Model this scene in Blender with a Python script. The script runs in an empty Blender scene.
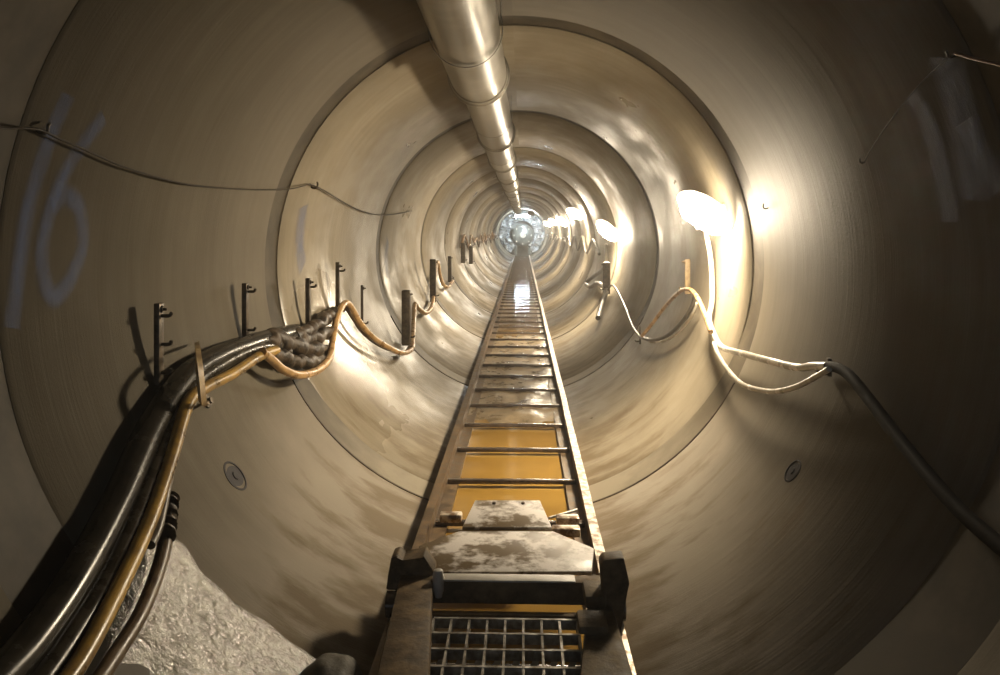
import bpy, bmesh, math, random
from mathutils import Vector, Matrix, noise

random.seed(4)
sc = bpy.context.scene
col = sc.collection

# ------------------------------------------------------------------ camera
F = 780.0                                  # focal length in pixels of the 1000 x 675 frame
CAM = Vector((0.043, 0.0, 1.19))
YAW, PITCH = math.radians(1.673), math.radians(7.92)
FWD = Vector((-math.sin(YAW) * math.cos(PITCH), math.cos(YAW) * math.cos(PITCH), -math.sin(PITCH)))
UPV = Vector((-math.sin(YAW) * math.sin(PITCH), math.cos(YAW) * math.sin(PITCH), math.cos(PITCH)))
RGT = Vector((math.cos(YAW), math.sin(YAW), 0))
cam_data = bpy.data.cameras.new('camera')
cam_data.sensor_width = 36.0
cam_data.lens = 36.0 * F / 1000.0
cam_data.clip_start = 0.02
cam_data.clip_end = 200
cam = bpy.data.objects.new('camera', cam_data)
cam.matrix_world = Matrix((
    (RGT.x, UPV.x, -FWD.x, CAM.x),
    (RGT.y, UPV.y, -FWD.y, CAM.y),
    (RGT.z, UPV.z, -FWD.z, CAM.z),
    (0, 0, 0, 1)))
col.objects.link(cam)
sc.camera = cam

# ------------------------------------------------------------------ world, exposure
world = bpy.data.worlds.new('world')
sc.world = world
world.use_nodes = True
bg = world.node_tree.nodes['Background']
bg.inputs[0].default_value = (0.62, 0.78, 1.0, 1)      # daylight of the shaft behind the camera
bg.inputs[1].default_value = 1.2
sc.view_settings.view_transform = 'Standard'
sc.view_settings.look = 'None'
sc.view_settings.gamma = 1.0
sc.view_settings.use_curve_mapping = False
sc.view_settings.exposure = 0.0
sc.cycles.max_bounces = 10
sc.cycles.diffuse_bounces = 5
sc.cycles.glossy_bounces = 4
sc.cycles.sample_clamp_indirect = 6.0
sc.cycles.caustics_reflective = False
sc.cycles.caustics_refractive = False
LAMP_POWER = 400.0
LAMP_COLOR = (1.0, 0.84, 0.61, 1)
HAZE = 0.010
LAMP_TILT = math.radians(9)            # toward the tunnel mouth
LAMP_DOWN = math.radians(36)           # toward the invert

# ------------------------------------------------------------------ geometry of the tunnel
R = 1.0                                    # inner radius; axis along +Y at z = 1, invert at z = 0
PITCH_Y = 2.42                             # pipe length
J0 = 3.14                                  # first joint seen
END_Y = 34.0


def ray(px, py):
    return ((px - 500) / F) * RGT + ((337.5 - py) / F) * UPV + FWD


def on_wall(px, py, off=0.0):
    """point on the pipe wall (off metres inside it) seen at a photo position"""
    d = ray(px, py)
    r = R - off
    x0, z0 = CAM.x, CAM.z - 1
    a = d.x * d.x + d.z * d.z
    b = 2 * (x0 * d.x + z0 * d.z)
    c = x0 * x0 + z0 * z0 - r * r
    t = (-b + math.sqrt(b * b - 4 * a * c)) / (2 * a)
    return CAM + d * t


def on_z(px, py, z):
    d = ray(px, py)
    return CAM + d * ((z - CAM.z) / d.z)


def on_y(px, py, y):
    d = ray(px, py)
    return CAM + d * ((y - CAM.y) / d.y)


def pol(ang, r, y):
    """angle in degrees from the invert, positive to the right"""
    a = math.radians(ang)
    return Vector((math.sin(a) * r, y, 1 - math.cos(a) * r))


def frame_at(p):
    """inward normal, upward tangent and axis at a wall point"""
    n = Vector((-p.x, 0, 1 - p.z)).normalized()
    ax = Vector((0, 1, 0))
    t = n.cross(ax).normalized()
    if t.z < 0:
        t = -t
    return n, t, ax


# ------------------------------------------------------------------ materials
def nt(name):
    m = bpy.data.materials.new(name)
    m.use_nodes = True
    t = m.node_tree
    return m, t, t.nodes['Principled BSDF']


def node(t, kind, **kw):
    n = t.nodes.new(kind)
    for k, v in kw.items():
        if k.startswith('i_'):
            n.inputs[k[2:].replace('_', ' ')].default_value = v
        else:
            setattr(n, k, v)
    return n


def ramp(t, src, stops):
    r = t.nodes.new('ShaderNodeValToRGB')
    el = r.color_ramp.elements
    while len(el) < len(stops):
        el.new(0.5)
    for e, (p, c) in zip(el, stops):
        e.position = p
        e.color = c if len(c) == 4 else (*c, 1)
    t.links.new(src, r.inputs[0])
    return r.outputs[0]


def math_n(t, op, a, b=None, c=None):
    n = t.nodes.new('ShaderNodeMath')
    n.operation = op
    for i, v in enumerate((a, b, c)):
        if v is None:
            continue
        if isinstance(v, (int, float)):
            n.inputs[i].default_value = v
        else:
            t.links.new(v, n.inputs[i])
    return n.outputs[0]


def mixc(t, fac, a, b):
    n = t.nodes.new('ShaderNodeMix')
    n.data_type = 'RGBA'
    for s, v in ((n.inputs[0], fac), (n.inputs[6], a), (n.inputs[7], b)):
        if isinstance(v, (int, float)):
            s.default_value = v
        elif isinstance(v, tuple):
            s.default_value = v if len(v) == 4 else (*v, 1)
        else:
            t.links.new(v, s)
    return n.outputs[2]


def wrapped(t, ka, ky):
    """noise coordinates that run round the bore (angle) and along it (y)"""
    g = t.nodes.new('ShaderNodeNewGeometry')
    s = t.nodes.new('ShaderNodeSeparateXYZ')
    t.links.new(g.outputs['Position'], s.inputs[0])
    zz = math_n(t, 'SUBTRACT', 1.0, s.outputs[2])
    ang = math_n(t, 'ARCTAN2', s.outputs[0], zz)
    c = t.nodes.new('ShaderNodeCombineXYZ')
    t.links.new(math_n(t, 'MULTIPLY', ang, ka), c.inputs[0])
    t.links.new(math_n(t, 'MULTIPLY', s.outputs[1], ky), c.inputs[1])
    return c.outputs[0], ang, s


def noise_n(t, vec, scale, detail=4, rough=0.55):
    n = t.nodes.new('ShaderNodeTexNoise')
    n.inputs['Scale'].default_value = scale
    n.inputs['Detail'].default_value = detail
    n.inputs['Roughness'].default_value = rough
    if vec is not None:
        t.links.new(vec, n.inputs['Vector'])
    return n.outputs[0]


def concrete(name, tone=1.0, wet_bias=0.07, pale_low=False, spec=1.0):
    m, t, p = nt(name)
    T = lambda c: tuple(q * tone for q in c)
    v1, ang, s = wrapped(t, 1.0, 1.0)
    big = noise_n(t, v1, 1.7, 5)
    v2, _, _ = wrapped(t, 0.9, 9.0)
    streak = noise_n(t, v2, 2.2, 4)
    v3, _, _ = wrapped(t, 0.35, 60.0)
    ridge = noise_n(t, v3, 2.0, 3, 0.6)
    v4, _, _ = wrapped(t, 1.0, 1.0)
    grain = noise_n(t, v4, 130, 3, 0.7)
    c1 = ramp(t, big, [(0.3, T((0.215, 0.182, 0.128))), (0.55, T((0.285, 0.245, 0.178))), (0.75, T((0.35, 0.305, 0.23)))])
    c2 = mixc(t, ramp(t, streak, [(0.36, (0, 0, 0)), (0.7, (0.5, 0.5, 0.5))]), c1, T((0.20, 0.163, 0.108)))
    if pale_low:                                              # paler colour over the lower part, ragged edge
        aw = math_n(t, 'ABSOLUTE', ang)
        fl_ = math_n(t, 'SUBTRACT', 1.55, math_n(t, 'ADD', aw, math_n(t, 'MULTIPLY', big, 0.9)))
        c2 = mixc(t, ramp(t, fl_, [(0.0, (0, 0, 0)), (0.42, (0.9, 0.9, 0.9))]), c2, (0.27, 0.235, 0.185))
    # brown mud smears low on the invert, with their own ragged outline
    v5, _, _ = wrapped(t, 1.0, 2.6)
    mudn = noise_n(t, v5, 2.6, 6, 0.62)
    aa = math_n(t, 'ABSOLUTE', ang)
    low = math_n(t, 'SUBTRACT', 0.97, math_n(t, 'MULTIPLY', aa, 0.85))
    mud = ramp(t, math_n(t, 'ADD', math_n(t, 'MULTIPLY', low, 0.45), mudn),
               [(0.66, (0, 0, 0)), (0.82, (0.9, 0.9, 0.9))])
    c3 = mixc(t, mud, c2, (0.14, 0.105, 0.062))
    t.links.new(c3, p.inputs['Base Color'])
    # wet places: soaked patches here and there, and a soaked patch at the lower left past the nearest joint
    v6, _, _ = wrapped(t, 1.6, 0.9)
    wetn = noise_n(t, v6, 1.4, 4)
    ya = math_n(t, 'DIVIDE', math_n(t, 'SUBTRACT', s.outputs[1], 3.75), 0.9)
    an = math_n(t, 'DIVIDE', math_n(t, 'ADD', ang, 1.05), 0.62)
    dist = math_n(t, 'ADD', math_n(t, 'MULTIPLY', ya, ya), math_n(t, 'MULTIPLY', an, an))
    patch = math_n(t, 'MAXIMUM', math_n(t, 'SUBTRACT', 1.0, dist), 0.0)
    wet = math_n(t, 'ADD', wetn, math_n(t, 'MULTIPLY', patch, 0.45))
    wet = math_n(t, 'ADD', wet, wet_bias)
    rg = t.nodes.new('ShaderNodeMapRange')
    rg.inputs[1].default_value = 0.50
    rg.inputs[2].default_value = 0.82
    rg.inputs[3].default_value = 0.62
    rg.inputs[4].default_value = 0.17
    t.links.new(wet, rg.inputs[0])
    t.links.new(rg.outputs[0], p.inputs['Roughness'])
    sp = t.nodes.new('ShaderNodeMapRange')
    sp.inputs[1].default_value = 0.50
    sp.inputs[2].default_value = 0.80
    sp.inputs[3].default_value = 0.20 * spec
    sp.inputs[4].default_value = 0.55 * spec
    t.links.new(wet, sp.inputs[0])
    t.links.new(sp.outputs[0], p.inputs['Specular IOR Level'])
    h = math_n(t, 'ADD', math_n(t, 'MULTIPLY', ridge, 0.0016), math_n(t, 'MULTIPLY', grain, 0.0008))
    h = math_n(t, 'ADD', h, math_n(t, 'MULTIPLY', streak, 0.0015))
    b = node(t, 'ShaderNodeBump')
    b.inputs['Strength'].default_value = 0.6
    b.inputs['Distance'].default_value = 1.0
    t.links.new(h, b.inputs['Height'])
    t.links.new(b.outputs[0], p.inputs['Normal'])
    return m


def speckled(name, c_dark, c_light, scale, rough=(0.4, 0.6), metal=0.0, lo=0.4, hi=0.65, bump=0.0, spec=None, detail=5):
    m, t, p = nt(name)
    tc = t.nodes.new('ShaderNodeTexCoord')
    n = noise_n(t, tc.outputs['Object'], scale, detail, 0.62)
    t.links.new(ramp(t, n, [(lo, c_dark), (hi, c_light)]), p.inputs['Base Color'])
    r = t.nodes.new('ShaderNodeMapRange')
    r.inputs[1].default_value = lo
    r.inputs[2].default_value = hi
    r.inputs[3].default_value = rough[0]
    r.inputs[4].default_value = rough[1]
    t.links.new(n, r.inputs[0])
    t.links.new(r.outputs[0], p.inputs['Roughness'])
    p.inputs['Metallic'].default_value = metal
    if spec is not None:
        p.inputs['Specular IOR Level'].default_value = spec
    if bump:
        b = node(t, 'ShaderNodeBump')
        b.inputs['Strength'].default_value = 0.6
        b.inputs['Distance'].default_value = bump
        t.links.new(n, b.inputs['Height'])
        t.links.new(b.outputs[0], p.inputs['Normal'])
    return m


M = {}
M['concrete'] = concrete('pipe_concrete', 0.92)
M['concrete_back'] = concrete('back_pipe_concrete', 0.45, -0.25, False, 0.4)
M['concrete_dim'] = concrete('dimmed_pipe_concrete', 0.47, -0.25, True, 0.3)  # near pipe: same concrete, weaker lamp light put into its colour


def joint_mat(name, low):
    m, t, p = nt(name)
    v, ang, s_ = wrapped(t, 3.0, 3.0)
    n = noise_n(t, v, 2.2, 5)
    dark = ramp(t, n, [(0.35, (0.036, 0.028, 0.017)), (0.65, (0.08, 0.064, 0.042))])
    aw = math_n(t, 'ADD', math_n(t, 'ABSOLUTE', ang), math_n(t, 'MULTIPLY', n, 0.9))
    up = ramp(t, math_n(t, 'SUBTRACT', aw, 0.9), [(0.0, (0, 0, 0)), (0.6, (1, 1, 1))])
    t.links.new(mixc(t, up, low, dark), p.inputs['Base Color'])
    p.inputs['Roughness'].default_value = 0.6
    p.inputs['Specular IOR Level'].default_value = 0.2
    return m


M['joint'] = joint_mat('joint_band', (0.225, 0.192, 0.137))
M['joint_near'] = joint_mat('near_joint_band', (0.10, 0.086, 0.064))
M['rubber'] = speckled('seal_rubber', (0.03, 0.022, 0.014), (0.10, 0.075, 0.05), 5, (0.6, 0.8), spec=0.2)
M['wet_grout'] = speckled('wet_grout', (0.13, 0.113, 0.08), (0.24, 0.21, 0.158), 34, (0.10, 0.28), bump=0.016, lo=0.35, hi=0.7, spec=0.9)
M['duct'] = speckled('galvanised', (0.22, 0.205, 0.17), (0.38, 0.36, 0.315), 6, (0.3, 0.45), 0.35, bump=0.001)
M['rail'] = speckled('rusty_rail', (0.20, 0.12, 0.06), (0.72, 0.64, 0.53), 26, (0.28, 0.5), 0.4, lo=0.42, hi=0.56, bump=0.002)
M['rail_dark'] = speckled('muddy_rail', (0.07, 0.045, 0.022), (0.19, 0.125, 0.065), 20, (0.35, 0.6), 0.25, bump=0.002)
M['tie'] = speckled('tie_steel', (0.05, 0.034, 0.022), (0.12, 0.085, 0.06), 25, (0.14, 0.26), 0.2, spec=0.8)
M['steel'] = speckled('bracket_steel', (0.05, 0.038, 0.025), (0.13, 0.10, 0.065), 28, (0.4, 0.6), 0.5)
M['rust_steel'] = speckled('rust_steel', (0.22, 0.14, 0.06), (0.40, 0.29, 0.14), 28, (0.4, 0.6), 0.1)
M['sheet'] = speckled('muddy_sheet', (0.13, 0.09, 0.045), (0.66, 0.62, 0.58), 11, (0.4, 0.6), 0.0, lo=0.45, hi=0.57, bump=0.002)
M['frame'] = speckled('muddy_frame', (0.05, 0.033, 0.016), (0.15, 0.103, 0.054), 14, (0.6, 0.8), 0.0, bump=0.008, spec=0.15)
M['frame_light'] = speckled('mud_cake', (0.075, 0.055, 0.03), (0.17, 0.13, 0.08), 18, (0.6, 0.85), bump=0.01, spec=0.15)
M['grate'] = speckled('grate_steel', (0.22, 0.20, 0.17), (0.52, 0.50, 0.47), 30, (0.3, 0.45), 0.6)
M['tray'] = speckled('tray', (0.07, 0.075, 0.09), (0.34, 0.35, 0.40), 12, (0.25, 0.5), 0.3)
M['pale'] = speckled('pale_plastic', (0.42, 0.40, 0.36), (0.60, 0.58, 0.54), 12)
M['hose'] = speckled('black_hose', (0.010, 0.009, 0.007), (0.034, 0.028, 0.02), 14, (0.2, 0.3), lo=0.3, hi=0.75, spec=0.22)
M['hose_grey'] = speckled('dull_hose', (0.018, 0.014, 0.009), (0.05, 0.04, 0.026), 14, (0.24, 0.34), spec=0.22)
M['yellow'] = speckled('yellow_cable', (0.12, 0.07, 0.025), (0.50, 0.30, 0.055), 7, (0.25, 0.4), lo=0.40, hi=0.62, spec=0.6)
M['orange'] = speckled('ochre_cable', (0.26, 0.15, 0.06), (0.50, 0.31, 0.13), 22, (0.22, 0.4), lo=0.34, hi=0.6, spec=0.6)
M['brown'] = speckled('brown_cable', (0.07, 0.045, 0.022), (0.17, 0.115, 0.06), 18, (0.3, 0.5))
M['greycable'] = speckled('grey_cable', (0.46, 0.42, 0.34), (0.60, 0.55, 0.46), 8, (0.2, 0.35), spec=0.7)
M['darkcable'] = speckled('dark_cable', (0.05, 0.042, 0.03), (0.11, 0.09, 0.065), 22, (0.3, 0.45))
M['blackcable'] = speckled('black_cable', (0.014, 0.011, 0.008), (0.03, 0.024, 0.017), 14, (0.7, 0.85), spec=0.05)
M['tape'] = speckled('wrapped_tape', (0.014, 0.010, 0.006), (0.085, 0.056, 0.03), 18, (0.35, 0.65), bump=0.02, spec=0.4)
M['wire'] = speckled('string', (0.022, 0.016, 0.010), (0.06, 0.045, 0.03), 30, (0.6, 0.8), spec=0.2)
M['redwire'] = speckled('red_wire', (0.30, 0.17, 0.11), (0.42, 0.27, 0.19), 30)
M['plug'] = speckled('grout_plug', (0.022, 0.019, 0.022), (0.045, 0.04, 0.042), 30, (0.6, 0.8), spec=0.2)
M['sack'] = speckled('dark_sack', (0.03, 0.026, 0.018), (0.085, 0.072, 0.05), 16, (0.5, 0.8), bump=0.01)
M['machine'] = speckled('machine_grey', (0.09, 0.10, 0.09), (0.20, 0.21, 0.19), 3, (0.3, 0.5), 0.2)
M['foil'] = speckled('wrinkled_sheet', (0.30, 0.33, 0.35), (0.86, 0.88, 0.9), 4, (0.15, 0.3), 0.4)
M['silt'] = speckled('silt', (0.17, 0.125, 0.07), (0.36, 0.275, 0.165), 8, (0.25, 0.5), bump=0.01)
M['lampbody'] = speckled('lamp_body', (0.62, 0.6, 0.55), (0.75, 0.73, 0.68), 30, (0.4, 0.5), 0.0)


def emitter(name, color, s):
    m, t, p = nt(name)
    p.inputs['Base Color'].default_value = (0.9, 0.88, 0.8, 1)
    p.inputs['Emission Color'].default_value = color
    p.inputs['Emission Strength'].default_value = s
    return m


M['glow'] = emitter('lamp_glass', LAMP_COLOR, LAMP_POWER)
M['glare_glow'] = emitter('housing_glare', LAMP_COLOR, 11.0)
M['added_tube_glow'] = emitter('added_cool_tube', (0.78, 0.90, 1.0, 1), 130.0)
M['coolglow'] = emitter('cool_lamp', (0.80, 0.92, 1.0, 1), 1500.0)


def paint_mat(name, c):
    m, t, p = nt(name)
    p.inputs['Base Color'].default_value = (*c, 1)
    p.inputs['Roughness'].default_value = 0.6
    v, _, _ = wrapped(t, 1.0, 3.0)
    n = noise_n(t, v, 9, 5, 0.7)
    patchy = ramp(t, n, [(0.28, (0.12, 0.12, 0.12)), (0.72, (0.42, 0.42, 0.42))])
    uv = t.nodes.new('ShaderNodeUVMap')                   # overspray thins out towards the rim of a stroke
    sx = t.nodes.new('ShaderNodeSeparateXYZ')
    t.links.new(uv.outputs[0], sx.inputs[0])
    k = math_n(t, 'ABSOLUTE', math_n(t, 'SUBTRACT', math_n(t, 'MULTIPLY', sx.outputs[0], 2.0), 1.0))
    soft = math_n(t, 'SUBTRACT', 1.0, math_n(t, 'POWER', k, 1.6))
    t.links.new(math_n(t, 'MULTIPLY', soft, patchy), p.inputs['Alpha'])
    return m


M['blue'] = paint_mat('blue_spray', (0.03, 0.11, 0.36))


def water_mat():
    m, t, p = nt('muddy_water')
    v = t.nodes.new('ShaderNodeTexCoord')
    n = noise_n(t, v.outputs['Object'], 1.6, 4)
    t.links.new(ramp(t, n, [(0.35, (0.22, 0.122, 0.022)), (0.65, (0.31, 0.182, 0.038))]), p.inputs['Base Color'])
    p.inputs['Roughness'].default_value = 0.06
    p.inputs['IOR'].default_value = 1.33
    n2 = noise_n(t, v.outputs['Object'], 16, 2)
    b = node(t, 'ShaderNodeBump')
    b.inputs['Strength'].default_value = 0.12
    b.inputs['Distance'].default_value = 0.01
    t.links.new(n2, b.inputs['Height'])
    t.links.new(b.outputs[0], p.inputs['Normal'])
    return m


M['water'] = water_mat()


# ------------------------------------------------------------------ mesh helpers
def world_loc(o):
    v = Vector((0, 0, 0))
    while o is not None:
        v += o.location
        o = o.parent
    return v


def build(name, bm, mat, parent=None, smooth=True, origin=None):
    """link a bmesh written in world coordinates as one mesh object"""
    bmesh.ops.recalc_face_normals(bm, faces=bm.faces[:])
    if parent is not None:
        base = world_loc(parent)
        loc = Vector((0, 0, 0))
    else:
        if origin is None:
            xs = [v.co for v in bm.verts]
            mn = Vector([min(c[i] for c in xs) for i in range(3)])
            mx = Vector([max(c[i] for c in xs) for i in range(3)])
            origin = (mn + mx) / 2
            origin.z = mn.z
        base = Vector(origin)
        loc = base
    bmesh.ops.translate(bm, verts=bm.verts[:], vec=-base)
    me = bpy.data.meshes.new(name)
    bm.to_mesh(me)
    bm.free()
    mats = mat if isinstance(mat, (list, tuple)) else [mat]
    for mm in mats:
        me.materials.append(mm)
    if smooth:
        me.shade_smooth()
        try:
            me.set_sharp_from_angle(angle=math.radians(40))
        except Exception:
            pass
    o = bpy.data.objects.new(name, me)
    o.location = loc
    o.parent = parent
    col.objects.link(o)
    return o


def tag(o, label=None, cat=None, group=None, kind=None):
    for k, v in (('label', label), ('category', cat), ('group', group), ('kind', kind)):
        if v:
            o[k] = v
    return o


def thing(name, loc, label, cat, group=None):
    o = bpy.data.objects.new(name, None)
    o.empty_display_size = 0.05
    o.location = loc
    col.objects.link(o)
    return tag(o, label, cat, group)


def smooth_path(pts, n=8):
    pts = [Vector(p) for p in pts]
    if len(pts) < 3:
        return pts
    P = [2 * pts[0] - pts[1]] + pts + [2 * pts[-1] - pts[-2]]
    out = []
    for i in range(1, len(P) - 2):
        a, b, c, d = P[i - 1], P[i], P[i + 1], P[i + 2]
        for k in range(n):
            t = k / n
            out.append(0.5 * ((2 * b) + (c - a) * t + (2 * a - 5 * b + 4 * c - d) * t * t + (3 * b - a - 3 * c + d) * t ** 3))
    out.append(pts[-1])
    return out


def add_tube(bm, path, rad, seg=10, caps=True):
    path = [Vector(p) for p in path]
    n = len(path)
    rads = rad if isinstance(rad, (list, tuple)) else [rad] * n
    rings = []
    tan0 = (path[1] - path[0]).normalized()
    u = tan0.orthogonal().normalized()
    for i, p in enumerate(path):
        tn = (path[min(i + 1, n - 1)] - path[max(i - 1, 0)]).normalized()
        u = (u - tn * u.dot(tn)).normalized()
        w = tn.cross(u)
        rings.append([bm.verts.new(p + (u * math.cos(2 * math.pi * k / seg) + w * math.sin(2 * math.pi * k / seg)) * rads[i]) for k in range(seg)])
    for a, b in zip(rings[:-1], rings[1:]):
        for k in range(seg):
            bm.faces.new((a[k], a[(k + 1) % seg], b[(k + 1) % seg], b[k]))
    if caps:
        bm.faces.new(rings[0][::-1])
        bm.faces.new(rings[-1])


def add_box(bm, c, ax, ay, az, bevel=0.0):
    """box about c with half-extent vectors ax, ay, az"""
    c, ax, ay, az = Vector(c), Vector(ax), Vector(ay), Vector(az)
    vs = [bm.verts.new(c + i * ax + j * ay + k * az) for k in (-1, 1) for j in (-1, 1) for i in (-1, 1)]
    fs = [bm.faces.new([vs[q] for q in f]) for f in ((0, 1, 3, 2), (4, 6, 7, 5), (0, 4, 5, 1), (2, 3, 7, 6), (0, 2, 6, 4), (1, 5, 7, 3))]
    if bevel:
        es = list({e for f in fs for e in f.edges})
        bmesh.ops.bevel(bm, geom=es, offset=bevel, segments=2, affect='EDGES', profile=0.5)


def abox(bm, x0, x1, y0, y1, z0, z1, bevel=0.0):
    add_box(bm, ((x0 + x1) / 2, (y0 + y1) / 2, (z0 + z1) / 2), ((x1 - x0) / 2, 0, 0), (0, (y1 - y0) / 2, 0), (0, 0, (z1 - z0) / 2), bevel)


def add_prism(bm, top, depth, bevel=0.0):
    """polygon (list of points) extruded along the vector depth"""
    a = [bm.verts.new(Vector(p)) for p in top]
    b = [bm.verts.new(Vector(p) + Vector(depth)) for p in top]
    n = len(a)
    fs = [bm.faces.new(a), bm.faces.new(b[::-1])]
    for i in range(n):
        fs.append(bm.faces.new((a[i], b[i], b[(i + 1) % n], a[(i + 1) % n])))
    if bevel:
        es = list({e for f in fs for e in f.edges})
        bmesh.ops.bevel(bm, geom=es, offset=bevel, segments=2, affect='EDGES', profile=0.5)


def add_lathe(bm, c, axis, prof, seg=24, closed_start=True, closed_end=True):
    """profile [(r, h)] turned about axis through c"""
    c, axis = Vector(c), Vector(axis).normalized()
    u = axis.orthogonal().normalized()
    w = axis.cross(u)
    rings = []
    for r, h in prof:
        if r < 1e-6:
            rings.append([bm.verts.new(c + axis * h)])
        else:
            rings.append([bm.verts.new(c + axis * h + (u * math.cos(2 * math.pi * k / seg) + w * math.sin(2 * math.pi * k / seg)) * r) for k in range(seg)])
    for a, b in zip(rings[:-1], rings[1:]):
        for k in range(seg):
            k2 = (k + 1) % seg
            if len(a) == 1 and len(b) == 1:
                continue
            if len(a) == 1:
                bm.faces.new((a[0], b[k], b[k2]))
            elif len(b) == 1:
                bm.faces.new((a[k], a[k2], b[0]))
            else:
                bm.faces.new((a[k], a[k2], b[k2], b[k]))
    if closed_start and len(rings[0]) > 1:
        bm.faces.new(rings[0][::-1])
    if closed_end and len(rings[-1]) > 1:
        bm.faces.new(rings[-1])


def ring_solid(y0, y1, ri, ro, seg=128, chamfer=0.0):
    """thick ring along Y"""
    bm = bmesh.new()
    ys = [y0, y1]
    c = chamfer
    prof = [(ri, y0 + c), (ri, y1 - c), (ri + c * 0.6, y1), (ro, y1), (ro, y0), (ri + c * 0.6, y0)] if c else [(ri, y0), (ri, y1), (ro, y1), (ro, y0)]
    rings = []
    for r, y in prof:
        rings.append([bm.verts.new((math.sin(2 * math.pi * k / seg) * r, y, 1 - math.cos(2 * math.pi * k / seg) * r)) for k in range(seg)])
    for i in range(len(prof)):
        a, b = rings[i], rings[(i + 1) % len(prof)]
        for k in range(seg):
            bm.faces.new((a[k], a[(k + 1) % seg], b[(k + 1) % seg], b[k]))
    return bm


# ------------------------------------------------------------------ tunnel lining
GAP = 0.21
kmax = int((END_Y - J0) / PITCH_Y)
NEAR = 1.52                                # far edge of the joint just in front of the camera
spans = [(NEAR - GAP - (i + 1) * PITCH_Y + GAP, NEAR - GAP - i * PITCH_Y) for i in range(2)][::-1]
spans += [(NEAR, J0)]
spans += [(J0 + GAP + k * PITCH_Y, J0 + (k + 1) * PITCH_Y) for k in range(kmax + 1)]
spans[-1] = (spans[-1][0], END_Y + 0.6)
for y0, y1 in spans:
    dark = y1 < J0 + 0.1  # lining nearer the camera takes concrete darkened for weaker light
    o = build('wall_pipe', ring_solid(y0, y1, R, R + 0.16, chamfer=0.01 if dark else 0.03), M['concrete_back'] if y1 < 2 else M['concrete_dim'] if dark else M['concrete'], origin=(0, y0, 0))
    tag(o, 'concrete pipe lining around the camera, coloured darker for its weaker light' if dark else 'pale concrete pipe lining between two joints of the tunnel',
        'pipe', 'concrete pipes of the tunnel', 'structure')
    # recessed band at the joint before this pipe
    bm = ring_solid(y0 - GAP - 0.005, y0 + 0.005, R + 0.022, R + 0.15)
    for v in bm.verts:
        r = math.hypot(v.co.x, v.co.z - 1)
        if r < R + 0.1:
            a = abs(math.atan2(v.co.x, 1 - v.co.z))     # mortar fills the lower part of the recess
            f = min(1, max(0, (a - 0.85) / 0.5))
            rr = R + 0.001 + (0.006 if y0 < 2 else 0.021) * f
            v.co.x *= rr / r
            v.co.z = 1 + (v.co.z - 1) * rr / r
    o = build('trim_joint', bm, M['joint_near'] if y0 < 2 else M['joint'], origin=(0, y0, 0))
    tag(o, 'recessed darker joint band between two concrete pipes', 'joint', 'pipe joint bands', 'structure')

    if y0 > 2:                                            # seal line left showing along the lower part
        bm = ring_solid(y0 - GAP - 0.004, y0 - GAP + 0.007, R - 0.002, R + 0.02)
        gone = [v for v in bm.verts if abs(math.atan2(v.co.x, 1 - v.co.z)) > 1.15]
        bmesh.ops.delete(bm, geom=gone, context='VERTS')
        bmesh.ops.holes_fill(bm, edges=bm.edges[:], sides=4)
        o = build('trim_gasket', bm, M['rubber'], origin=(0, y0 - GAP, 0))
        tag(o, 'thin dark rubber seal line low along a pipe joint', 'seal', 'pipe joint seals', 'structure')

# wet cement smear on the near invert, left
bm = bmesh.new()
grid = []
NA, NY = 34, 22
for i in range(NA + 1):
    a = -60 + 44 * i / NA
    row = []
    for j in range(NY + 1):
        y = 1.42 + 0.42 * j / NY
        fade = min(1, min(i, NA - i) / 4, min(j / 6, (NY - j) / 2))
        h = 0.012 * fade + 0.004 * noise.noise(Vector((a * 0.25, y * 9, 2))) - 0.003
        row.append(bm.verts.new(pol(a, R - h, y + 0.035 * noise.noise(Vector((a * 0.2, 0, 7))))))
    grid.append(row)
for i in range(NA):
    for j in range(NY):
        bm.faces.new((grid[i][j], grid[i + 1][j], grid[i + 1][j + 1], grid[i][j + 1]))
o = build('cement_smear', bm, M['wet_grout'])
tag(o, 'pale wet rough cement smear on the invert at bottom left', 'cement smear', kind='stuff')

# ------------------------------------------------------------------ water and silt
WZ = 0.052
bm = bmesh.new()
hw = math.degrees(math.acos(1 - WZ))
sec = [(math.sin(math.radians(hw * q / 6)) * 0.999, 1 - math.cos(math.radians(hw * q / 6)) * 0.999) for q in range(6, -7, -1)]
sec = [(x, min(z, WZ)) for x, z in sec]
ra = [bm.verts.new((x, -2.0, z)) for x, z in sec]
rb = [bm.verts.new((x, END_Y - 1.0, z)) for x, z in sec]
for q in range(len(sec)):
    q2 = (q + 1) % len(sec)
    bm.faces.new((ra[q], ra[q2], rb[q2], rb[q]))
bm.faces.new(ra[::-1])
bm.faces.new(rb)
o = build('muddy_water', bm, M['water'], smooth=False)
tag(o, 'shallow ochre muddy water lying between the two rails', 'water', kind='stuff')

bm = bmesh.new()
grid = []
NX, NY = 22, 90
for j in range(NY + 1):
    y = 4.35 + 4.4 * j / NY
    row = []
    for i in range(NX + 1):
        u = i / NX
        x = -0.285 + 0.57 * u
        env = min(1, (j / NY) * 16) * min(1, (1 - j / NY) * 6)
        h = -0.020 + 0.034 * env + 0.016 * noise.noise(Vector((x * 7, y * 2.2, 3))) + 0.006 * noise.noise(Vector((x * 25, y * 11, 5)))
        row.append(bm.verts.new((x, y, WZ + h)))
    grid.append(row)
for j in range(NY):
    for i in range(NX):
        bm.faces.new((grid[j][i], grid[j][i + 1], grid[j + 1][i + 1], grid[j + 1][i]))
o = build('silt_bank', bm, M['silt'])
tag(o, 'grey brown bank of wet silt across the track beyond the ochre pool', 'silt', kind='stuff')

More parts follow.
